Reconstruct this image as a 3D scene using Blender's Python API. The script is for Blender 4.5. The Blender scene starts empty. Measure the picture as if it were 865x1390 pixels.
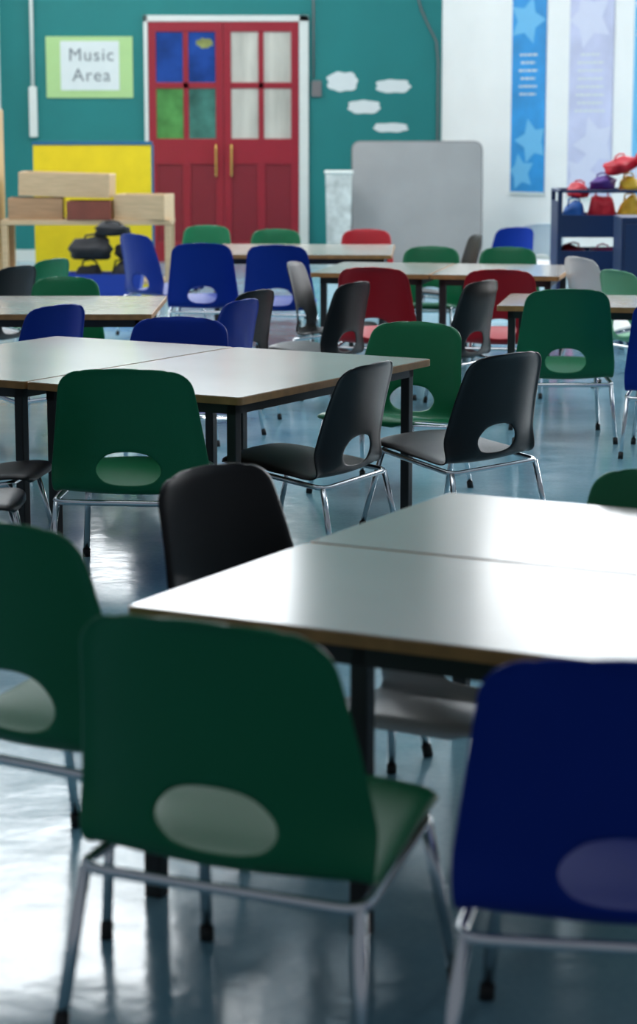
import bpy, bmesh, math, random
from mathutils import Vector, Matrix
random.seed(7)
sc = bpy.context.scene
COL = sc.collection
try:
    sc.view_settings.view_transform = 'Standard'
    sc.view_settings.look = 'None'
except Exception:
    pass

# ---------------------------------------------------------------- materials
def mat(name, col, rough=0.5, metal=0.0, noise=0.0, nscale=8.0, bump=0.0, bscale=60.0, emit=0.0, spec=None, nstretch=None, rvar=0.0):
    m = bpy.data.materials.new(name); m.use_nodes = True
    nt = m.node_tree; b = nt.nodes['Principled BSDF']
    b.inputs['Base Color'].default_value = (*col, 1)
    b.inputs['Roughness'].default_value = rough
    b.inputs['Metallic'].default_value = metal
    if spec is not None: b.inputs['Specular IOR Level'].default_value = spec
    if emit:
        b.inputs['Emission Color'].default_value = (*col, 1)
        b.inputs['Emission Strength'].default_value = emit
    tc = nt.nodes.new('ShaderNodeTexCoord')
    src = tc.outputs['Object']
    if nstretch:
        mp = nt.nodes.new('ShaderNodeMapping'); mp.inputs['Scale'].default_value = nstretch
        nt.links.new(src, mp.inputs['Vector']); src = mp.outputs['Vector']
    n = nt.nodes.new('ShaderNodeTexNoise'); n.inputs['Scale'].default_value = nscale
    n.inputs['Detail'].default_value = 4
    nt.links.new(src, n.inputs['Vector'])
    cr = nt.nodes.new('ShaderNodeValToRGB')
    a = max(noise, 0.02)
    cr.color_ramp.elements[0].color = (*[max(0, c*(1-a)) for c in col], 1)
    cr.color_ramp.elements[1].color = (*[min(1, c*(1+a)) for c in col], 1)
    cr.color_ramp.elements[0].position = 0.3; cr.color_ramp.elements[1].position = 0.7
    nt.links.new(n.outputs['Fac'], cr.inputs['Fac'])
    nt.links.new(cr.outputs['Color'], b.inputs['Base Color'])
    if rvar:
        mr = nt.nodes.new('ShaderNodeMapRange')
        mr.inputs['To Min'].default_value = max(0, rough-rvar); mr.inputs['To Max'].default_value = rough+rvar
        nt.links.new(n.outputs['Fac'], mr.inputs['Value']); nt.links.new(mr.outputs['Result'], b.inputs['Roughness'])
    if bump:
        n2 = nt.nodes.new('ShaderNodeTexNoise'); n2.inputs['Scale'].default_value = bscale
        nt.links.new(tc.outputs['Object'], n2.inputs['Vector'])
        bp = nt.nodes.new('ShaderNodeBump'); bp.inputs['Strength'].default_value = bump; bp.inputs['Distance'].default_value = 0.01
        nt.links.new(n2.outputs['Fac'], bp.inputs['Height']); nt.links.new(bp.outputs['Normal'], b.inputs['Normal'])
    return m

M = {}
M['green'] = mat('green_plastic', (0.003, 0.150, 0.057), 0.33, bump=0.15, bscale=400, spec=.34)
M['lightgreen'] = mat('pale_green_plastic', (0.12, 0.42, 0.22), 0.42, bump=0.15, bscale=400)
M['blue'] = mat('blue_plastic', (0.004, 0.026, 0.25), 0.36, bump=0.15, bscale=400, spec=.12)
M['black'] = mat('black_plastic', (0.006, 0.006, 0.007), 0.36, bump=0.15, bscale=400, spec=.24)
M['red'] = mat('red_plastic', (0.44, 0.006, 0.016), 0.38, bump=0.15, bscale=400, spec=.4)
M['grey'] = mat('grey_plastic', (0.62, 0.62, 0.62), 0.25, bump=0.15, bscale=400)  # also colours the dark tucked-under chair, as painted seat glare
M['chrome'] = mat('chrome_tube', (0.7, 0.72, 0.75), 0.18, metal=1.0)
M['rubber'] = mat('rubber', (0.02, 0.02, 0.02), 0.7)
M['laminate'] = mat('table_laminate', (0.40, 0.365, 0.32), 0.17, noise=0.02, nscale=3, rvar=0.015, bump=0.008, bscale=5, spec=.45)
M['edge'] = mat('wood_edging', (0.36, 0.18, 0.06), 0.45, noise=0.2, nscale=20)
M['legmetal'] = mat('dark_leg_paint', (0.016, 0.015, 0.015), 0.45)
M['teal'] = mat('teal_paint', (0.002, 0.17, 0.165), 0.6, noise=0.05, nscale=2)
M['whitewall'] = mat('white_paint', (0.86, 0.845, 0.82), 0.7, noise=0.03, nscale=2)
M['offwhite'] = mat('offwhite_gloss', (0.66, 0.68, 0.64), 0.4)
M['ceil'] = mat('ceiling_paint', (0.75, 0.76, 0.78), 0.9)
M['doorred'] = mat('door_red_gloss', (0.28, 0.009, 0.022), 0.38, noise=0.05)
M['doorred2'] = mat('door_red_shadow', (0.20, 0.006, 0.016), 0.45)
M['brass'] = mat('brass', (0.75, 0.5, 0.15), 0.25, metal=1.0)
M['paneblue'] = mat('pane_blue', (0.012, 0.05, 0.23), 0.15, noise=0.35, nscale=4, emit=0.1)  # coloured panes glow faintly, standing in for light from behind them
M['panegreen'] = mat('pane_green', (0.07, 0.22, 0.06), 0.15, noise=0.5, nscale=4, emit=0.1)
M['panepurple'] = mat('pane_green_blue', (0.05, 0.16, 0.13), 0.15, noise=0.5, nscale=4, emit=0.1)
M['paneclear'] = mat('pane_frosted', (0.52, 0.50, 0.44), 0.1, noise=0.25, nscale=2, nstretch=(3, 1, .5))
M['yellow'] = mat('yellow_paper', (0.78, 0.62, 0.008), 0.6, noise=0.05)
M['limepaper'] = mat('lime_paper', (0.40, 0.59, 0.25), 0.7)
M['whitepaper'] = mat('white_paper', (0.66, 0.70, 0.69), 0.7)
M['ink'] = mat('grey_ink', (0.18, 0.2, 0.22), 0.7)
M['bluetrim'] = mat('blue_trim', (0.01, 0.12, 0.25), 0.5)
M['palewood'] = mat('pale_wood', (0.58, 0.41, 0.24), 0.5, noise=0.12, nscale=6, nstretch=(1, 12, 12))
M['midwood'] = mat('mid_wood', (0.40, 0.23, 0.12), 0.5, noise=0.15, nscale=6, nstretch=(1, 12, 12))
M['redwood'] = mat('red_brown_wood', (0.2, 0.05, 0.03), 0.5, noise=0.15, nscale=6)
M['board'] = mat('grey_board', (0.31, 0.305, 0.30), 0.4, noise=0.06, nscale=3)
M['boardedge'] = mat('board_edging', (0.16, 0.15, 0.15), 0.5)
M['bannerblue'] = mat('banner_blue', (0.02, 0.27, 0.62), 0.4, noise=0.2, nscale=3)
M['bannerlight'] = mat('banner_light_blue', (0.14, 0.46, 0.74), 0.4)
M['bannerlilac'] = mat('banner_lilac', (0.54, 0.55, 0.73), 0.4, noise=0.12, nscale=3)
M['bannerlilac2'] = mat('banner_pale', (0.63, 0.64, 0.78), 0.4)
M['navy'] = mat('navy_metal', (0.012, 0.035, 0.11), 0.35)
M['tubblue'] = mat('blue_tub', (0.01, 0.04, 0.35), 0.4)
M['clearbin'] = mat('milky_plastic', (0.5, 0.52, 0.5), 0.35, noise=0.3, nscale=10)
M['bagred'] = mat('bag_red', (0.62, 0.01, 0.03), 0.55, noise=0.2)
M['bagpink'] = mat('bag_pink', (0.75, 0.1, 0.3), 0.55, noise=0.2)
M['bagblue'] = mat('bag_blue', (0.02, 0.15, 0.55), 0.55, noise=0.2)
M['baggreen'] = mat('bag_green', (0.05, 0.4, 0.1), 0.55, noise=0.2)
M['bagpurple'] = mat('bag_purple', (0.1, 0.03, 0.25), 0.55, noise=0.2)
M['bagyellow'] = mat('bag_yellow', (0.8, 0.5, 0.03), 0.55, noise=0.2)
M['blackcloth'] = mat('black_cloth', (0.015, 0.015, 0.018), 0.8, bump=0.4, bscale=30)
M['frosted'] = mat('bright_window_glass', (0.9, 0.95, 1.0), 0.3, emit=2.8)

# floor
def floor_mat():
    m = bpy.data.materials.new('vinyl_floor'); m.use_nodes = True
    nt = m.node_tree; b = nt.nodes['Principled BSDF']
    tc = nt.nodes.new('ShaderNodeTexCoord')
    n = nt.nodes.new('ShaderNodeTexNoise'); n.inputs['Scale'].default_value = 1.6; n.inputs['Detail'].default_value = 6
    n3 = nt.nodes.new('ShaderNodeTexNoise'); n3.inputs['Scale'].default_value = 60; n3.inputs['Detail'].default_value = 3
    nt.links.new(tc.outputs['Object'], n.inputs['Vector']); nt.links.new(tc.outputs['Object'], n3.inputs['Vector'])
    mx = nt.nodes.new('ShaderNodeMath'); mx.operation = 'MULTIPLY_ADD'; mx.inputs[1].default_value = 0.35
    nt.links.new(n3.outputs['Fac'], mx.inputs[0]); nt.links.new(n.outputs['Fac'], mx.inputs[2])
    cr = nt.nodes.new('ShaderNodeValToRGB')
    cr.color_ramp.elements[0].color = (0.13, 0.30, 0.39, 1); cr.color_ramp.elements[1].color = (0.24, 0.44, 0.53, 1)
    cr.color_ramp.elements[0].position = 0.45; cr.color_ramp.elements[1].position = 0.9
    nt.links.new(mx.outputs[0], cr.inputs['Fac']); nt.links.new(cr.outputs['Color'], b.inputs['Base Color'])
    mr = nt.nodes.new('ShaderNodeMapRange'); mr.inputs['To Min'].default_value = 0.09; mr.inputs['To Max'].default_value = 0.24
    nt.links.new(n.outputs['Fac'], mr.inputs['Value']); nt.links.new(mr.outputs['Result'], b.inputs['Roughness'])
    n2 = nt.nodes.new('ShaderNodeTexNoise'); n2.inputs['Scale'].default_value = 7; n2.inputs['Detail'].default_value = 3
    nt.links.new(tc.outputs['Object'], n2.inputs['Vector'])
    bp = nt.nodes.new('ShaderNodeBump'); bp.inputs['Strength'].default_value = 0.25; bp.inputs['Distance'].default_value = 0.01
    nt.links.new(n2.outputs['Fac'], bp.inputs['Height']); nt.links.new(bp.outputs['Normal'], b.inputs['Normal'])
    return m
M['floor'] = floor_mat()

# ---------------------------------------------------------------- helpers
def obj_from(name, verts, faces, material, parent=None, smooth=False):
    me = bpy.data.meshes.new(name); me.from_pydata([tuple(v) for v in verts], [], faces); me.update()
    bm = bmesh.new(); bm.from_mesh(me); bmesh.ops.recalc_face_normals(bm, faces=bm.faces); bm.to_mesh(me); bm.free()
    if smooth:
        for p in me.polygons: p.use_smooth = True
    o = bpy.data.objects.new(name, me); COL.objects.link(o)
    if material: me.materials.append(material)
    if parent: o.parent = parent
    return o

def box(name, x0, x1, y0, y1, z0, z1, material, parent=None, bevel=0.0, seg=2):
    bm = bmesh.new(); bmesh.ops.create_cube(bm, size=1)
    for v in bm.verts:
        v.co = Vector((x0+(v.co.x+.5)*(x1-x0), y0+(v.co.y+.5)*(y1-y0), z0+(v.co.z+.5)*(z1-z0)))
    if bevel:
        bmesh.ops.bevel(bm, geom=list(bm.edges), offset=bevel, segments=seg, affect='EDGES', profile=0.5)
    me = bpy.data.meshes.new(name); bm.to_mesh(me); bm.free()
    me.materials.append(material)
    o = bpy.data.objects.new(name, me); COL.objects.link(o)
    if parent: o.parent = parent
    return o

def add_boxes(name, lst, material, parent=None, bevel=0.0):
    bm = bmesh.new()
    for (x0, x1, y0, y1, z0, z1) in lst:
        r = bmesh.ops.create_cube(bm, size=1)
        for v in r['verts']:
            v.co = Vector((x0+(v.co.x+.5)*(x1-x0), y0+(v.co.y+.5)*(y1-y0), z0+(v.co.z+.5)*(z1-z0)))
    if bevel:
        bmesh.ops.bevel(bm, geom=list(bm.edges), offset=bevel, segments=2, affect='EDGES', profile=0.5)
    me = bpy.data.meshes.new(name); bm.to_mesh(me); bm.free(); me.materials.append(material)
    o = bpy.data.objects.new(name, me); COL.objects.link(o)
    if parent: o.parent = parent
    return o

def tube(name, pts, r, material, parent=None, closed=False, n=10):
    pts = [Vector(p) for p in pts]; N = len(pts); verts = []; faces = []
    prev = None
    for i, p in enumerate(pts):
        if closed: tg = (pts[(i+1) % N]-pts[i-1]).normalized()
        else: tg = (pts[min(i+1, N-1)]-pts[max(i-1, 0)]).normalized()
        if prev is None:
            a = Vector((0, 0, 1)) if abs(tg.z) < .9 else Vector((1, 0, 0))
            u = tg.cross(a).normalized()
        else:
            u = (prev-tg*prev.dot(tg)).normalized()
        prev = u; w = tg.cross(u)
        for k in range(n):
            an = 2*math.pi*k/n; verts.append(p+(u*math.cos(an)+w*math.sin(an))*r)
    for i in range(N if closed else N-1):
        j = (i+1) % N
        for k in range(n):
            k2 = (k+1) % n
            faces.append((i*n+k, i*n+k2, j*n+k2, j*n+k))
    if not closed:
        faces.append(tuple(range(n))[::-1]); faces.append(tuple((N-1)*n+k for k in range(n)))
    return obj_from(name, verts, faces, material, parent, True)

def roundpath(corners, r, closed=True, seg=6):
    out = []; N = len(corners)
    for i in range(N):
        p = Vector(corners[i])
        if not closed and i in (0, N-1): out.append(p); continue
        a = Vector(corners[i-1]); b = Vector(corners[(i+1) % N])
        da = (a-p).normalized()*r; db = (b-p).normalized()*r
        for k in range(seg+1):
            t = k/seg
            out.append((p+da)*(1-t)**2+p*2*t*(1-t)+(p+db)*t*t)
    return out

def empty(name, loc, rz=0.0, s=1.0):
    e = bpy.data.objects.new(name, None); COL.objects.link(e)
    e.empty_display_size = 0.1
    e.location = loc; e.rotation_euler = (0, 0, math.radians(rz)); e.scale = (s, s, s) if not isinstance(s, tuple) else s
    return e

def tag(o, label, cat, group=None):
    o['label'] = label; o['category'] = cat
    if group: o['group'] = group
def struct(o): o['kind'] = 'structure'; return o

# ---------------------------------------------------------------- room
YB = 23.0; XL = -3.2; XC = 1.24; HT = 5.4
fl = box('floor', -9, 9, -3, 24.5, -0.1, 0, M['floor']); struct(fl)
struct(box('wall_back', XL-.2, XC+.3, YB, YB+.2, 0, HT, M['teal']))
wl = struct(box('wall_left', XL-.2, XL, 12, YB, 0, HT, M['whitewall']))
# angled wall
wr = box('wall_right', 0, 9.0, 0, .2, 0, HT, M['whitewall']); wr.location = (XC, YB, 0); wr.rotation_euler = (0, 0, math.radians(-45)); struct(wr)
struct(box('ceiling', -9, 9, 4, 24.5, HT, HT+.1, M['ceil']))
bb = box('baseboard_back', XL, XC, YB-.02, YB, 0, .12, M['offwhite']); struct(bb)
br = box('baseboard_right', .02, 8.8, -.02, 0, 0, .12, M['offwhite']); br.location = (XC, YB, 0); br.rotation_euler = (0, 0, math.radians(-45)); struct(br)

# high windows (above the framing) on back and right wall
def window(n, loc, rz, w, h, rx=0):
    e = empty('window_%d' % n, loc, rz); struct(e); e.rotation_euler[0] = math.radians(rx)
    add_boxes('frame', [(-w/2-.05, w/2+.05, -.06, 0, -.05, 0), (-w/2-.05, w/2+.05, -.06, 0, h, h+.05)] +
              [(-w/2-.05+i*(w+.05)/4, -w/2+i*(w+.05)/4, -.06, 0, 0, h) for i in range(5)], M['offwhite'], e)
    box('pane', -w/2, w/2, -.02, -.005, 0, h, M['frosted'], e)
    return e
window(1, (-1.5, YB, 3.3), 0, 2.4, 1.7)
window(2, (XC+1.9, YB-1.9, 3.3), -45, 3.0, 1.6)
window(3, (XC+5.2, YB-5.2, 1.2), -45, 3.6, 3.6)
# skylight in the ceiling (frame plane rotated to lie flat, facing down)
window(4, (-2.1, 19.8, HT), 0, 2.0, 4.2, rx=90)

# door frame
add = [(-1.75, -1.71, YB-.05, YB, 0, 2.45), (-.195, -.10, YB-.05, YB, 0, 2.45), (-1.75, -.10, YB-.05, YB, 2.39, 2.45)]
struct(add_boxes('trim_1', add, M['offwhite'], bevel=.004))
def door(n, x0, x1, panes, hx):
    e = empty('door_%d' % n, ((x0+x1)/2, YB-.03, 0)); struct(e)
    w = (x1-x0)/2
    zt = 2.385; p0, p1 = 1.235, 2.29; mid = (p0+p1)/2
    inner = w-.075
    bxs = [(-w, -inner, -.025, .02, 0, zt), (inner, w, -.025, .02, 0, zt), (-inner, inner, -.025, .02, p1, zt),
           (-inner, inner, -.025, .02, .98, p0), (-inner, inner, -.025, .02, 0, .2), (-inner, inner, -.02, .02, mid-.03, mid+.03),
           (-.027, .027, -.02, .02, p0, p1), (-.04, .04, -.025, .02, .2, .98)]
    add_boxes('body', bxs, M['doorred'], e, .003)
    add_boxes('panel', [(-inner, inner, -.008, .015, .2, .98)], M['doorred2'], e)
    k = 0
    for (za, zb) in ((mid+.03, p1), (p0, mid-.03)):
        for (xa, xb) in ((-inner, -.027), (.027, inner)):
            box('pane', xa, xb, -.006, .006, za, zb, M[panes[k]], e); k += 1
    tube('handle', roundpath([(hx, -.025, .86), (hx, -.075, .86), (hx, -.075, 1.17), (hx, -.025, 1.17)], .02, False), .012, M['brass'], e)
    return e
def star_mesh(name, r, material, parent, loc, rot=0, normal='y', k=.45, th=.002):
    vs = []
    for i in range(10):
        a = math.pi/2+i*math.pi/5+rot; rr = r if i % 2 == 0 else r*k
        vs.append((rr*math.cos(a), 0, rr*math.sin(a)))
    vs2 = [(x, -th, z) for x, y, z in vs]
    fs = [tuple(range(10)), tuple(range(19, 9, -1))]+[(i, (i+1) % 10, 10+(i+1) % 10, 10+i) for i in range(10)]
    o = obj_from(name, vs+vs2, fs, material, parent); o.location = loc; return o
d1 = door(1, -1.705, -.957, ['paneblue', 'paneblue', 'panegreen', 'panepurple'], .30)
d2 = door(2, -.953, -.20, ['paneclear']*4, -.30)
M['dimyellow'] = mat('dim_yellow_paper', (0.22, 0.24, 0.06), 0.6, noise=0.4, nscale=14)
def blob(name, w, h, material, parent, loc, seed):
    rnd = random.Random(seed); n = 24
    rr = [1+rnd.uniform(-.2, .15) for _ in range(n)]
    vs = [(w/2*rr[i]*math.cos(2*math.pi*i/n), 0, h/2*rr[i]*math.sin(2*math.pi*i/n)) for i in range(n)]
    vs2 = [(x, -.003, z) for x, y, z in vs]
    fs = [tuple(range(n)), tuple(range(2*n-1, n-1, -1))]+[(i, (i+1) % n, n+(i+1) % n, n+i) for i in range(n)]
    o = obj_from(name, vs+vs2, fs, material, parent); o.location = loc; return o
blob('painted_patch', .17, .10, M['dimyellow'], d1, (.19, -.006, 2.18), 3)

# ---- things on the back wall
def text_mesh(name, s, size, material, parent, loc):
    cu = bpy.data.curves.new(name, 'FONT'); cu.body = s; cu.size = size; cu.align_x = 'CENTER'; cu.extrude = .001
    cu.space_character = 1.12
    t = bpy.data.objects.new(name, cu); COL.objects.link(t)
    bpy.context.view_layer.update()
    dg = bpy.context.evaluated_depsgraph_get()
    me = bpy.data.meshes.new_from_object(t.evaluated_get(dg)); bpy.data.objects.remove(t)
    o = bpy.data.objects.new(name, me); COL.objects.link(o); me.materials.clear(); me.materials.append(material)
    o.parent = parent; o.location = loc; o.rotation_euler = (math.pi/2, 0, 0); return o
sg = empty('wall_sign', (-2.3, YB-.01, 1.945)); tag(sg, 'lime green paper sign reading Music Area on teal wall', 'sign')
box('backing', -.435, .435, -.006, .006, -.305, .3, M['limepaper'], sg)
box('sheet', -.29, .30, -.012, -.006, -.23, .255, M['whitepaper'], sg)
text_mesh('lettering', 'Music', .18, M['ink'], sg, (.02, -.015, .06))
text_mesh('lettering', 'Area', .18, M['ink'], sg, (.02, -.015, -.14))
# pipe & electrical box
pp = empty('wall_pipe', (-2.87, YB-.04, 1.25)); tag(pp, 'grey vertical service pipe with box on wall', 'pipe')
tube('pipe', [(0, 0, .4), (0, 0, 1.2), (0, 0, 2.5), (0, 0, 4.1)], .018, M['offwhite'], pp)
box('switch_box', -.04, .04, -.03, .035, 0, .5, M['offwhite'], pp, bevel=.008)
sw = box('light_switch', -.05, .05, -.02, .009, -.08, .08, M['boardedge'], bevel=.004); sw.location = (-.02, YB-.01, 1.73); tag(sw, 'small dark wall switch beside the red doors', 'switch')
cb = tube('wall_cable', [(1.0, YB-.02, 5.0), (1.0, YB-.02, 2.6), (1.03, YB-.02, 2.5), (1.1, YB-.02, 2.35), (1.18, YB-.02, 2.2), (1.2, YB-.02, 2.0), (1.2, YB-.02, .13)], .009, M['boardedge']); tag(cb, 'thin dark cable running down teal wall corner', 'cable')
cb2 = tube('wall_cable', [(-.05, YB-.015, 5.0), (-.05, YB-.015, 2.5), (-.05, YB-.015, 1.83)], .009, M['boardedge']); tag(cb2, 'thin dark cable above the wall switch', 'cable')
def cloud(px, pz, w, h, seed):
    rnd = random.Random(seed); n = 40; vs = []
    for i in range(n):
        a = 2*math.pi*i/n
        ca, sa = math.cos(a), math.sin(a)
        r = (abs(ca)**3+abs(sa)**3)**(-1/3)*(1+.06*math.sin(a*7+seed)+rnd.uniform(-.03, .03))
        vs.append((w/2*r*ca, 0, h/2*r*sa))
    vs2 = [(x, -.005, z) for x, y, z in vs]
    fs = [tuple(range(n)), tuple(range(2*n-1, n-1, -1))]+[(i, (i+1) % n, n+(i+1) % n, n+i) for i in range(n)]
    o = obj_from('paper_cloud', vs+vs2, fs, M['whitepaper']); o.location = (px, YB+.001, pz)
    tag(o, 'white cloud-shaped paper cutout pinned on teal wall', 'paper decoration', 'paper clouds on the teal wall')
cloud(.24, 1.80, .30, .19, 1); cloud(.75, 1.755, .34, .13, 2); cloud(.46, 1.55, .32, .13, 3); cloud(.73, 1.345, .34, .09, 4)

# ---- banners on angled wall
def banner(t0, t1, z0, z1, mbase, mdec, lab, seed, lines):
    w = (t1-t0)*1.4142; tm = (t0+t1)/2
    e = empty('wall_banner', (XC+tm-.003, YB-tm-.003, z0), -45); tag(e, lab, 'banner', 'hanging banners on the white wall')
    h = z1-z0
    box('sheet', -w/2, w/2, -.008, 0, 0, h, M[mbase], e)
    box('rail', -w/2-.01, w/2+.01, -.014, 0, -.02, .01, M['offwhite'], e)
    box('rail', -w/2-.01, w/2+.01, -.014, 0, h-.01, h+.02, M['offwhite'], e)
    rnd = random.Random(seed)
    for (sx, sz, r) in [(-.02, h-.58, .23), (.06, .50, .22), (-.08, .2, .18)]:
        s = star_mesh('star_print', r*w/.42, M[mdec], e, (sx*w/.42, -.009, sz), rnd.uniform(-.4, .4), k=.52)
        for v in s.data.vertices: v.co.x = max(-w/2-s.location.x, min(w/2-s.location.x, v.co.x))
    # rows of small print
    for i in range(lines):
        bx = []
        z = h*.5+.20-i*.075; ll = w*rnd.uniform(.22, .36); x = -ll
        while x < ll:
            x2 = min(ll, x+rnd.uniform(.03, .07)); bx.append((x, x2-.012, -.0105, -.008, z, z+.02)); x = x2
        add_boxes('lettering', bx, M['whitepaper'], e)
banner(.655, .955, .72, 2.95, 'bannerblue', 'bannerlight', 'blue hanging banner with pale stars and small white print', 1, 6)
banner(1.16, 1.53, .70, 2.95, 'bannerlilac', 'bannerlilac2', 'pale lilac hanging banner with faint stars', 2, 8)
banner(1.70, 2.05, .70, 2.95, 'bannerlight', 'bannerlilac2', 'light blue hanging banner at the bright wall', 3, 7)

# ---- grey board, bin
gb = empty('folded_table', (.94, 21.6, .02)); gb.rotation_euler = (math.radians(-5), 0, 0)
tag(gb, 'large grey folded table board standing against wall', 'folding table')
def rplate(name, w, h, r, y0, y1, material, parent):
    c = roundpath([(-w/2, 0, 0), (w/2, 0, 0), (w/2, 0, h), (-w/2, 0, h)], r); n = len(c)
    vs = [(p.x, y0, p.z) for p in c]+[(p.x, y1, p.z) for p in c]
    fs = [tuple(range(n)), tuple(range(2*n-1, n-1, -1))]+[(i, (i+1) % n, n+(i+1) % n, n+i) for i in range(n)]
    return obj_from(name, vs, fs, material, parent)
rplate('board', 1.23, 1.2, .08, -.03, .0, M['board'], gb)
tube('edging', [(p.x, -.012, p.z) for p in roundpath([(-.615, 0, 0), (.615, 0, 0), (.615, 0, 1.2), (-.615, 0, 1.2)], .08)], .013, M['boardedge'], gb, closed=True)
bn = empty('storage_bin', (.19, 21.3, 0)); tag(bn, 'tall milky plastic bin beside the grey board', 'bin')
def taper_box(name, w, d, h, k, t, material, parent):
    bm = bmesh.new()
    def ring(s, z, q): return [bm.verts.new(((w/2-q)*s*a, (d/2-q)*s*b, z)) for a, b in ((-1, -1), (1, -1), (1, 1), (-1, 1))]
    r0 = ring(k, 0, 0); r1 = ring(1, h, 0); r2 = ring(1, h, t); r3 = ring(k, t, t)
    for A, B in ((r0, r1), (r1, r2), (r2, r3)):
        for i in range(4): bm.faces.new((A[i], A[(i+1) % 4], B[(i+1) % 4], B[i]))
    bm.faces.new(r0[::-1]); bm.faces.new(r3)
    bmesh.ops.recalc_face_normals(bm, faces=bm.faces)
    me = bpy.data.meshes.new(name); bm.to_mesh(me); bm.free(); me.materials.append(material)
    o = bpy.data.objects.new(name, me); COL.objects.link(o); o.parent = parent; return o
taper_box('bin_body', .25, .3, .95, .85, .01, M['clearbin'], bn)
box('bin_rim', -.135, .135, -.16, .16, .93, .96, M['offwhite'], bn, .01)

# ---- shelf with boxes (pale wood)
sh = empty('shelf_unit', (-1.88, 18.5, 0)); tag(sh, 'pale wooden low shelf bench holding wooden boxes', 'shelf')
box('shelf_top', -.69, .69, -.22, .25, .60, .64, M['palewood'], sh, .004)
box('lower_shelf', -.67, .67, -.2, .24, .12, .15, M['palewood'], sh, .003)
for x in (-.66, .66):
    for y in (-.19, .22):
        box('leg', x-.025, x+.025, y-.025, y+.025, 0, .6, M['palewood'], sh, .003)
sp = box('wood_panel', -.06, .06, -.25, .3, 0, 1.52, M['palewood'], bevel=.005); sp.location = (-2.66, 18.5, 0); tag(sp, 'tall pale wooden end panel beside the shelf', 'wooden panel')
def tray(name, loc, rz, w, d, h, material, lab, z=0):
    e = empty(name, loc, rz); t = .015
    add_boxes('side', [(-w/2, w/2, -d/2, -d/2+t, 0, h), (-w/2, w/2, d/2-t, d/2, 0, h), (-w/2, -w/2+t, -d/2+t, d/2-t, 0, h), (w/2-t, w/2, -d/2+t, d/2-t, 0, h)], M[material], e, .002)
    box('base', -w/2+t, w/2-t, -d/2+t, d/2-t, 0, t, M[material], e)
    tag(e, lab, 'wooden box', 'wooden boxes on the shelf'); return e
tray('wooden_box', (-2.3, 18.48, .642), 3, .44, .34, .17, 'midwood', 'brown wooden box on pale shelf')
tray('wooden_box', (-1.85, 18.42, .642), -2, .36, .3, .15, 'redwood', 'dark reddish wooden box on pale shelf')
tray('wooden_box', (-1.42, 18.46, .642), -10, .42, .34, .2, 'palewood', 'tan wooden crate at end of shelf')
tr = tray('wooden_box', (-2.05, 18.5, .815), -3, .74, .36, .19, 'palewood', 'long open wooden tray stacked on other boxes')
tr.rotation_euler = (0, math.radians(1.5), math.radians(-3)); tr.location.z = .823
yb = empty('display_board', (-1.92, 19.3, 0)); tag(yb, 'yellow display board with blue top edge behind shelf', 'display board')
box('panel', -.50, .50, -.02, .02, .02, 1.225, M['yellow'], yb)
box('border', -.51, .51, -.025, .025, 1.225, 1.255, M['bluetrim'], yb)
box('support_post', .50, .52, -.02, .02, 0, 1.225, M['bluetrim'], yb)

tb = empty('storage_tub', (-1.66, 17.5, 0)); tag(tb, 'bright blue open plastic tub full of dark bags', 'tub')
taper_box('tub_body', .60, .36, .27, .85, .012, M['tubblue'], tb)
def lump(name, loc, s, material, seed, parent=None):
    bm = bmesh.new(); bmesh.ops.create_icosphere(bm, subdivisions=3, radius=1)
    rnd = random.Random(seed); ph = [rnd.uniform(0, 6) for _ in range(6)]
    for v in bm.verts:
        c = v.co
        f = 1+.14*math.sin(4*c.x+ph[0])+.12*math.sin(5*c.y+ph[1])*math.cos(4*c.z+ph[2])+.07*math.sin(9*c.z+ph[3])
        v.co = Vector((c.x*s[0]*f, c.y*s[1]*f, max(-s[2]*.75, c.z*s[2]*f)))
    me = bpy.data.meshes.new(name); bm.to_mesh(me); bm.free(); me.materials.append(material)
    for p in me.polygons: p.use_smooth = True
    o = bpy.data.objects.new(name, me); COL.objects.link(o); o.location = loc
    if parent: o.parent = parent
    return o
for i, (x, y, z, s) in enumerate([(-1.78, 17.5, .20, (.10, .12, .15)), (-1.53, 17.5, .20, (.11, .12, .15)), (-1.76, 17.5, .45, (.16, .12, .10)), (-1.46, 17.5, .44, (.13, .12, .09)), (-2.04, 17.4, .14, (.09, .12, .18)), (-1.60, 17.5, .60, (.13, .10, .06))]):
    b = empty('cloth_bag', (x, y, z)); lump('bag_body', (0, 0, 0), s, M['blackcloth'], i, b)
    tube('strap', [(-.06, -.02, s[2]*.6), (-.04, -.04, s[2]*1.1), (.02, -.05, s[2]*1.2), (.06, -.04, s[2]*1.05), (.08, 0, s[2]*.5)], .008, M['rubber'], b)
    tag(b, 'crumpled black cloth bag heaped at the blue tub', 'bag', 'black bags at the blue tub')

# ---- trolley with lunch bags
TX = 2.06
tro = empty('lunch_trolley', (TX, 15.6, 0)); tag(tro, 'navy metal trolley loaded with colourful lunch bags', 'trolley')
fr = []
for x in (-.42, .42):
    for y in (-.22, .22): fr.append((x-.015, x+.015, y-.015, y+.015, .08, .98))
for z in (.96,):
    fr += [(-.42, .42, -.235, -.205, z, z+.02), (-.42, .42, .205, .235, z, z+.02), (-.435, -.405, -.22, .22, z, z+.02), (.405, .435, -.22, .22, z, z+.02)]
add_boxes('trolley_frame', fr, M['navy'], tro, .003)
for z in (.1, .42, .66): add_boxes('shelf', [(-.42, .42, -.22, .22, z, z+.02), (-.42, .42, -.23, -.21, z, z+.15), (-.42, .42, .21, .23, z, z+.15)], M['navy'], tro)
for x in (-.43, .43): box('side_panel', x-.006, x+.006, -.2, .2, .1, .9, M['navy'], tro)
for x in (-.4, .4):
    for y in (-.2, .2): tube('caster', [(x-.012, y, .04), (x+.012, y, .04)], .04, M['rubber'], tro, n=14)
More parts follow.
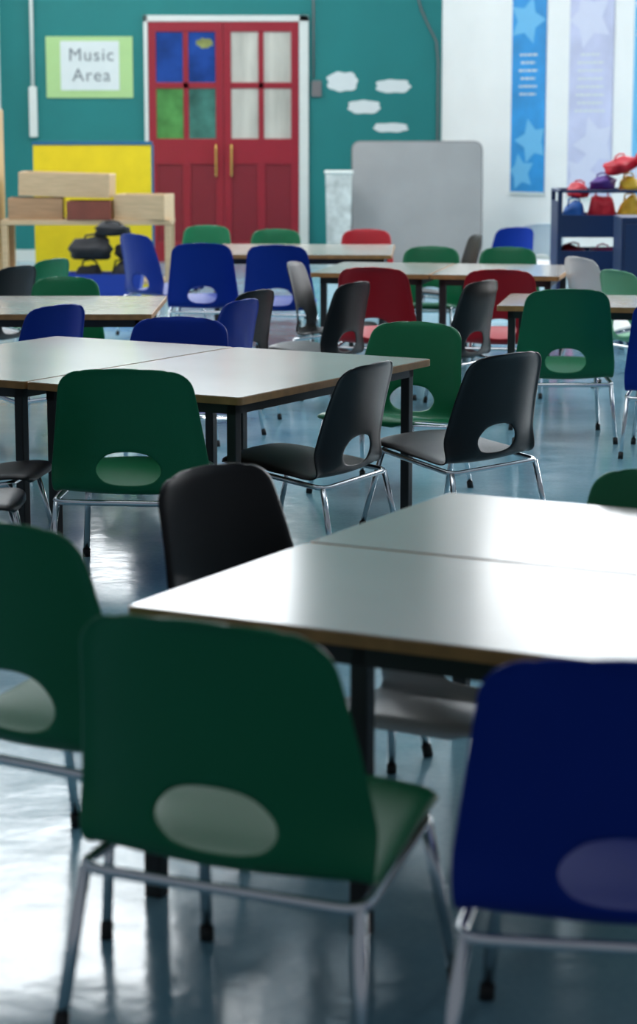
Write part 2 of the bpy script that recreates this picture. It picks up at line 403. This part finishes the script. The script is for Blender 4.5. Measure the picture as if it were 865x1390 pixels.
def lunch(loc, rz, w, d, h, m, lab, tilt=0, soft=False):
    e = empty('lunch_bag', loc, rz); e.rotation_euler[1] = math.radians(tilt)
    if soft:
        lump('bag_body', (0, 0, h*.42), (w*.5, d*.45, h*.56), M[m], int(loc[0]*100+loc[2]*37), e)
    else:
        bm_o = box('bag_body', -w/2, w/2, -d/2, d/2, 0, h, M[m], e, min(w, d, h)*.3, 4)
        rnd = random.Random(int(loc[0]*1000))
        for v in bm_o.data.vertices:
            v.co.x += .012*math.sin(v.co.z*30+rnd.random()*6); v.co.z *= 1+.12*math.sin(v.co.x*25+loc[0]*9)
        for p in bm_o.data.polygons: p.use_smooth = True
    tube('handle', [(-w*.25, 0, h*.8), (-w*.22, 0, h+.01), (0, 0, h+.02), (w*.22, 0, h+.01), (w*.25, 0, h*.8)], .006, M[m], e)
    tag(e, lab, 'lunch bag', 'lunch bags on the trolley')
cols = [('bagred', 'red'), ('bagblue', 'blue'), ('bagpink', 'pink'), ('bagyellow', 'yellow'), ('baggreen', 'green'), ('bagpurple', 'purple'), ('bagred', 'red')]
k = 0
for zi, z in enumerate((.121, .441)):
    for xi in range(4):
        c = cols[(k*3+zi) % 7]; k += 1
        lunch((TX-.3+xi*.2, 15.6-.02*(xi % 2), z), random.uniform(-12, 12), .16, .2, .14+.03*random.random(), c[0], c[1]+' lunch bag on the navy trolley shelf')
for (x, y, z, rz, m, nme, w_, h_, ti) in [
        (-.30, 15.6, .681, 3, 'bagblue', 'blue', .17, .22, 0), (-.11, 15.6, .681, -3, 'bagred', 'red', .18, .27, 0), (.085, 15.6, .681, 3, 'bagyellow', 'yellow', .17, .25, 0),
        (.29, 15.6, .681, 3, 'bagpink', 'pink', .19, .30, 0), (-.28, 15.6, .92, 20, 'bagred', 'red', .15, .10, 10), (-.10, 15.6, .97, -25, 'bagpurple', 'purple', .16, .10, -6),
        (.08, 15.6, .96, 15, 'bagyellow', 'yellow', .15, .11, -6), (.30, 15.6, 1.0, -15, 'bagblue', 'blue', .17, .11, 6), (.02, 15.6, 1.09, 45, 'bagred', 'red', .22, .11, -12),
        (.24, 15.6, 1.13, -25, 'bagred', 'red', .24, .13, -16)]:
    lunch((TX+x, y, z), rz, w_, .22, h_, m, nme+' lunch bag heaped on top of the trolley', ti, soft=True)
lunch((1.60, 15.0, 0.0), 20, .18, .16, .3, 'bagpink', 'pink bag standing on floor beside trolley')
cbn = empty('navy_cabinet', (2.18, 14.6, 0)); tag(cbn, 'dark navy metal cabinet beside the lunch trolley', 'cabinet')
box('body', -.25, .4, -.2, .2, .0, .84, M['navy'], cbn, .008)
box('door', -.23, .38, -.215, -.2, .04, .80, M['navy'], cbn, .004)

# ---------------------------------------------------------------- tables
def table(loc, rz, w, d, h=.58, lab='', extra=None, inset=.05):
    e = empty('dining_table', (loc[0], loc[1], 0), rz)
    c = roundpath([(0, 0, 0), (w, 0, 0), (w, d, 0), (0, d, 0)], .018, seg=4); n = len(c)
    def slab(nm, z0, z1, q, m):
        cx, cy = w/2, d/2
        f = lambda p: (cx+(p.x-cx)*(1-q/cx), cy+(p.y-cy)*(1-q/cy))
        vs = [(*f(p), z0) for p in c]+[(*f(p), z1) for p in c]
        fs = [tuple(range(n)), tuple(range(2*n-1, n-1, -1))]+[(i, (i+1) % n, n+(i+1) % n, n+i) for i in range(n)]
        return obj_from(nm, vs, fs, M[m], e)
    slab('edging', h-.026, h-.002, 0, 'edge')
    slab('table_top', h-.006, h, .004, 'laminate')
    i = inset
    add_boxes('apron', [(i, w-i, i, i+.025, h-.065, h-.026), (i, w-i, d-i-.025, d-i, h-.065, h-.026), (i, i+.025, i, d-i, h-.065, h-.026), (w-i-.025, w-i, i, d-i, h-.065, h-.026)], M['legmetal'], e)
    for (x, y) in (extra or [(i+.018, i+.018), (w-i-.018, i+.018), (i+.018, d-i-.018), (w-i-.018, d-i-.018)]):
        box('leg', x-.018, x+.018, y-.018, y+.018, 0, h-.027, M['legmetal'], e, .004)
    tag(e, lab, 'table', 'laminate dining tables'); return e
rzf = -28
v = Vector((math.cos(math.radians(rzf)), math.sin(math.radians(rzf)), 0)); u = Vector((-v.y, v.x, 0))
A = Vector((-.366, 4.157, 0))
L1 = 'pale laminate dining table with brown edge'
table(A, rzf, 1.35, .722, lab=L1+', among green chairs', inset=.02, extra=[(.038, .038), (.07, .665), (.485, .038), (1.312, .038), (1.312, .684)])
table(A+u*.73, rzf, 1.35, .733, lab=L1+', beside another table', extra=[(.80, .068), (.07, .665), (1.28, .07), (1.28, .665)])
rz2 = -30.2
v2 = Vector((math.cos(math.radians(rz2)), math.sin(math.radians(rz2)), 0)); u2 = Vector((-v2.y, v2.x, 0))
Nn = Vector((-.254, 7.297, 0))
table(Nn-v2*.88, rz2, .877, 1.36, lab=L1+', beside black chairs')
table(Nn-v2*1.764, rz2, .878, 1.36, lab=L1+', joined edge to edge')
table((-2.1, 10.38), 0, 1.33, 1.05, lab=L1+', near blue chair')
table((-.05, 13.1), -12, .70, 1.0, lab=L1+', behind red chair')
table((.64, 12.95), -12, .74, 1.0, lab=L1+', behind red chair')
table((-.74, 14.8), -3, 1.22, .6, lab=L1+', near blue chairs')
table((-.71, 15.41), -3, 1.22, .6, lab=L1+', near red doors')
table((.86, 10.85), -10, 1.3, .75, lab=L1+', near green chair')

# ---------------------------------------------------------------- chair master
def build_shell():
    prof = [(.222, .316), (.212, .337), (.175, .350), (.08, .343), (0, .330), (-.08, .309), (-.135, .290), (-.176, .286), (-.2, .306), (-.212, .36), (-.222, .43), (-.236, .52), (-.252, .6), (-.266, .66), (-.278, .70)]
    P = [Vector((0, a, b)) for a, b in prof]
    dense = []
    for i in range(len(P)-1):
        p0 = P[max(i-1, 0)]; p1 = P[i]; p2 = P[i+1]; p3 = P[min(i+2, len(P)-1)]
        for k in range(12):
            t = k/12
            dense.append(.5*((2*p1)+(-p0+p2)*t+(2*p0-5*p1+4*p2-p3)*t*t+(-p0+3*p1-3*p2+p3)*t**3))
    dense.append(P[-1])
    S = [0]
    for i in range(1, len(dense)): S.append(S[-1]+(dense[i]-dense[i-1]).length)
    T = S[-1]
    def at(s):
        for i in range(1, len(S)):
            if S[i] >= s:
                f = (s-S[i-1])/(S[i]-S[i-1]); return dense[i-1].lerp(dense[i], f), (dense[i]-dense[i-1]).normalized()
        return dense[-1], (dense[-1]-dense[-2]).normalized()
    r = .06
    e = [0, .0012, .0045, .010, .018, .029, .043, .06]
    mid = [.06+(T-.12)*i/27 for i in range(1, 27)]
    ss = e+mid+[T-x for x in reversed(e)]
    sh = next(S[i] for i in range(len(S)) if dense[i].z >= .314 and dense[i].y < -.19)
    sh2 = next(S[i] for i in range(len(S)) if dense[i].z >= .432 and dense[i].y < -.19)
    def hw(s):
        keys = [(0, .185), (.2, .2), (.36, .214), (sh, .224), (sh+.05, .226), (T, .184)]
        for i in range(1, len(keys)):
            if s <= keys[i][0]:
                a, b = keys[i-1], keys[i]; f = (s-a[0])/(b[0]-a[0])
                w = a[1]+(b[1]-a[1])*f; break
        else: w = keys[-1][1]
        ed = min(s, T-s)
        if ed < r: w -= r*(1-math.sqrt(max(0, 1-(1-ed/r)**2)))
        return w
    i0 = min(range(len(ss)), key=lambda i: abs(ss[i]-sh)); i1 = min(range(len(ss)), key=lambda i: abs(ss[i]-sh2))
    sc_ = (ss[i0]+ss[i1])/2; sb = (ss[i1]-ss[i0])/2
    NC = 24; t0 = 10/24
    bm = bmesh.new(); grid = []; par = []
    for i, s in enumerate(ss):
        row = []; prow = []
        for j in range(NC+1):
            t = -1+2*j/NC
            x, y = t/t0, (s-sc_)/sb
            m = max(abs(x), abs(y)); rr = (abs(x)**2.5+abs(y)**2.5)**(1/2.5)
            tt, s2 = t, s
            if m > 1e-6:
                if m <= 1.001: f = m/rr
                elif m < 2: f = 1+(m/rr-1)*(1-(m-1))**1.5
                else: f = 1
                tt, s2 = x*f*t0, sc_+y*f*sb
                # D-shaped opening: narrower towards its top
                if m < 2 and y*f > 0:
                    tt *= 1-.16*max(0, min(1, 2-m))*min(1, y*f)
            s2 = min(max(s2, 0), T)
            p, tg = at(s2)
            nrm = Vector((0, tg.z, -tg.y))
            g = s2/T
            if g > .56: nrm = nrm.lerp(Vector((0, 1, 0)), min(1, (g-.56)/.1)).normalized()
            if g < .3: c = -.012
            elif g < .5: c = -.012+(g-.3)/.2*.03
            elif g < .62: c = .018+(g-.5)/.12*.035
            else: c = .053-(g-.62)/.38*.02
            off = c*abs(tt)**2.3
            if abs(tt) > .9: off -= .010*((abs(tt)-.9)/.1)**1.5
            if T-s2 < .02: off -= .006*(1-(T-s2)/.02)
            co = p+nrm*off; co.x = tt*hw(s2)
            if g > .7: co.z -= .012*(g-.7)/.3*tt*tt
            row.append(bm.verts.new(co)); prow.append((x, y))
        grid.append(row); par.append(prow)
    for i in range(len(ss)-1):
        for j in range(NC):
            cx = (par[i][j][0]+par[i][j+1][0])/2; cy = (par[i][j][1]+par[i+1][j][1])/2
            if abs(cx) < 1 and abs(cy) < 1: continue
            bm.faces.new((grid[i][j], grid[i][j+1], grid[i+1][j+1], grid[i+1][j]))
    loose = [w for w in bm.verts if not w.link_faces]
    bmesh.ops.delete(bm, geom=loose, context='VERTS')
    bmesh.ops.recalc_face_normals(bm, faces=bm.faces)
    me = bpy.data.meshes.new('seat_shell'); bm.to_mesh(me); bm.free()
    o = bpy.data.objects.new('tmp', me); COL.objects.link(o)
    so = o.modifiers.new('s', 'SOLIDIFY'); so.thickness = .007; so.offset = 0
    sbm = o.modifiers.new('b', 'SUBSURF'); sbm.levels = 1
    bpy.context.view_layer.update()
    dg = bpy.context.evaluated_depsgraph_get()
    me2 = bpy.data.meshes.new_from_object(o.evaluated_get(dg)); bpy.data.objects.remove(o)
    me2.name = 'seat_shell'
    for p in me2.polygons: p.use_smooth = True
    me2.materials.clear(); me2.materials.append(M['green'])
    return me2
shell_me = build_shell()
ring = roundpath([(-.215, -.205, .262), (.215, -.205, .262), (.185, .15, .312), (-.185, .15, .312)], .04)
master = empty('school_chair', (0, 0, 0))
s0 = bpy.data.objects.new('seat_shell', shell_me); COL.objects.link(s0); s0.parent = master
f0 = tube('frame', ring, .0095, M['chrome'], master, closed=True)
legs = []
for sx in (-1, 1):
    for (top, foot) in (((.207, -.198, .262), (.228, -.245, .006)), ((.178, .143, .310), (.205, .215, .006))):
        a = Vector((sx*top[0], top[1], top[2])); b = Vector((sx*foot[0], foot[1], foot[2]))
        lg = tube('leg', [a, a.lerp(b, .5), b], .0095, M['chrome'], master)
        cp = tube('foot_cap', [b+(a-b).normalized()*.022, b-Vector((0, 0, .006))], .0115, M['rubber'], lg)
        legs.append((lg, cp))
GR = 'school chairs around the tables'
first = [True]
def chair(color, x, y, rz, s=1.0, lab=None):
    if first[0]:
        root = master; sh_o = s0; first[0] = False
    else:
        root = master.copy(); COL.objects.link(root)
        sh_o = s0.copy(); sh_o.parent = root; COL.objects.link(sh_o)
        f = f0.copy(); f.parent = root; COL.objects.link(f)
        for lg, cp in legs:
            l2 = lg.copy(); l2.parent = root; COL.objects.link(l2)
            c2 = cp.copy(); c2.parent = l2; COL.objects.link(c2)
    root.location = (x, y, 0); root.rotation_euler = (0, 0, math.radians(rz)); root.scale = (s, s, s) if not isinstance(s, tuple) else s
    sh_o.material_slots[0].link = 'OBJECT'; sh_o.material_slots[0].material = M[color]
    cname = {'lightgreen': 'pale green'}.get(color, color)
    root['label'] = cname+' plastic school chair, chrome legs, '+(lab or 'at a dining table')
    root['category'] = 'chair'; root['group'] = GR
    return root

chair('green', -.075, 3.63, -25, (1.20, 1.02, 1.045), 'at pale table')
chair('blue', .50, 3.39, -9, (1.22, 1.06, 1.05), 'beside a green chair')
chair('green', -.455, 4.29, -32, (1.06, 1.08, 1.10), 'beside the table end')
chair('black', -.05, 5.08, -127, (1.12, 1.0, .965), 'at the table end')
chair('grey', .25, 4.68, 150, (1.0, .95, .76), 'small, tucked under table')  # dark chair given pale grey to paint in the glare on its seat
chair('green', .72, 5.17, 152, .92, 'behind joined tables')
chair('green', -.585, 7.31, -6, (1.15, 1.05, 1.01), 'back turned, at joined tables')
chair('black', -.06, 7.79, 62, (1.12, 1.05, .94), 'turned sideways at the table')
chair('black', .48, 8.10, 46, (1.12, 1.05, .95), 'near the table corner')
chair('green', .27, 8.92, 148, (1.12, 1.0, .94), 'behind the table corner')
chair('green', 1.13, 10.45, 0, 1.02, 'facing away at table')
chair('blue', 1.6, 9.95, -12, 1.0, 'next to a green chair')
chair('blue', -.64, 9.12, 165, (1.1, 1, .94), 'behind joined tables')
chair('blue', -1.33, 10.0, 50, .96, 'turned sideways between tables')
chair('green', -1.33, 11.55, 178, .93, 'tucked behind a table')
chair('black', -.50, 10.98, 58, .94, 'sideways beside blue chair')
chair('blue', -.56, 10.42, 62, .94, 'sideways beside black chair')
chair('red', .35, 12.08, -15, 1.0, 'beside a black chair')
chair('red', .99, 12.12, -8, .98, 'facing away near table')
chair('black', -.02, 11.5, 58, .94, 'by a red chair')
chair('black', .62, 11.42, 56, .96, 'by a red chair')
chair('black', .10, 12.62, -105, .96, 'turned sideways by table')
chair('green', .68, 14.15, 170, .94, 'tucked behind a table')
chair('green', 1.17, 14.08, 172, .94, 'tucked behind a table')
chair('green', -.32, 16.3, 178, .94, 'near the red doors')
chair('red', .33, 16.28, 175, .94, 'tucked behind a table')
chair('blue', -.72, 14.3, -2, 1.0, 'facing away from viewer')
chair('blue', -.22, 14.1, -8, 1.0, 'facing away from viewer')
chair('blue', -1.04, 15.3, -50, 1.0, 'beside the wooden shelf')
chair('black', .80, 14.95, 100, 1.0, 'sideways at a table end')
chair('blue', 1.42, 17.6, 25, .9, 'near the grey board')
chair('grey', 1.76, 18.2, 5, .9, 'near the white wall')
chair('grey', 1.70, 12.8, -66, 1.0, 'sideways near the trolley')
chair('lightgreen', 1.82, 12.25, -62, .95, 'sideways near the trolley')
chair('green', -1.74, 13.1, 60, .96, 'sideways behind the table')
chair('black', -1.84, 12.3, 60, .98, 'sideways behind the table')
chair('green', -.86, 17.0, 178, .93, 'near the red doors')
chair('black', -1.13, 7.50, -98, .94, 'sideways at joined table')
chair('black', -1.13, 6.90, -90, .94, 'standing in the aisle')

# ---------------------------------------------------------------- lights
def area(name, loc, target, sx, sy, power, col=(1, 1, 1)):
    l = bpy.data.lights.new(name, 'AREA'); l.shape = 'RECTANGLE'; l.size = sx; l.size_y = sy; l.energy = power; l.color = col
    o = bpy.data.objects.new(name, l); COL.objects.link(o); o.location = loc
    o.rotation_euler = (Vector(target)-Vector(loc)).to_track_quat('-Z', 'Y').to_euler(); return o
area('window_light_back', (-1.5, YB-.15, 4.15), (-.3, 6, 0), 2.4, 1.6, 95, (.95, .98, 1))
area('window_light_right', (XC+1.8, YB-2.05, 4.1), (-.5, 6, 0), 3.0, 1.5, 60, (.97, .99, 1))
area('window_light_side', (XC+5.0, YB-5.5, 3.0), (-1, 12, .3), 3.6, 3.6, 560, (.98, .99, 1))
area('skylight_light', (-2.1, 17.7, 5.3), (-2.0, 17.5, 0), 2, 4, 150, (.97, .99, 1))
area('ceiling_light', (0, 10, 5.3), (0, 10.2, 0), 4, 6, 140, (.97, .99, 1))  # added soft overhead fill, no fixture here
area('window_light_left', (-6, 18, 3.2), (1.8, 22, 1.4), 3.5, 3, 480, (1, .99, .97))  # added fill aimed at the white wall, no window behind it
w = bpy.data.worlds.new('world'); sc.world = w; w.use_nodes = True
w.node_tree.nodes['Background'].inputs[0].default_value = (.78, .87, 1, 1)
w.node_tree.nodes['Background'].inputs[1].default_value = .23

# ---------------------------------------------------------------- camera
cam = bpy.data.cameras.new('camera'); co = bpy.data.objects.new('camera', cam); COL.objects.link(co)
co.location = (0, 0, 1.5); co.rotation_euler = (math.radians(90)-math.atan(543/3050), 0, 0)
cam.sensor_fit = 'VERTICAL'; cam.sensor_height = 36; cam.sensor_width = 24; cam.lens = 3050/1390*36
cam.clip_end = 100
cam.dof.use_dof = True; cam.dof.focus_distance = 7.9; cam.dof.aperture_fstop = 3.6
sc.camera = co
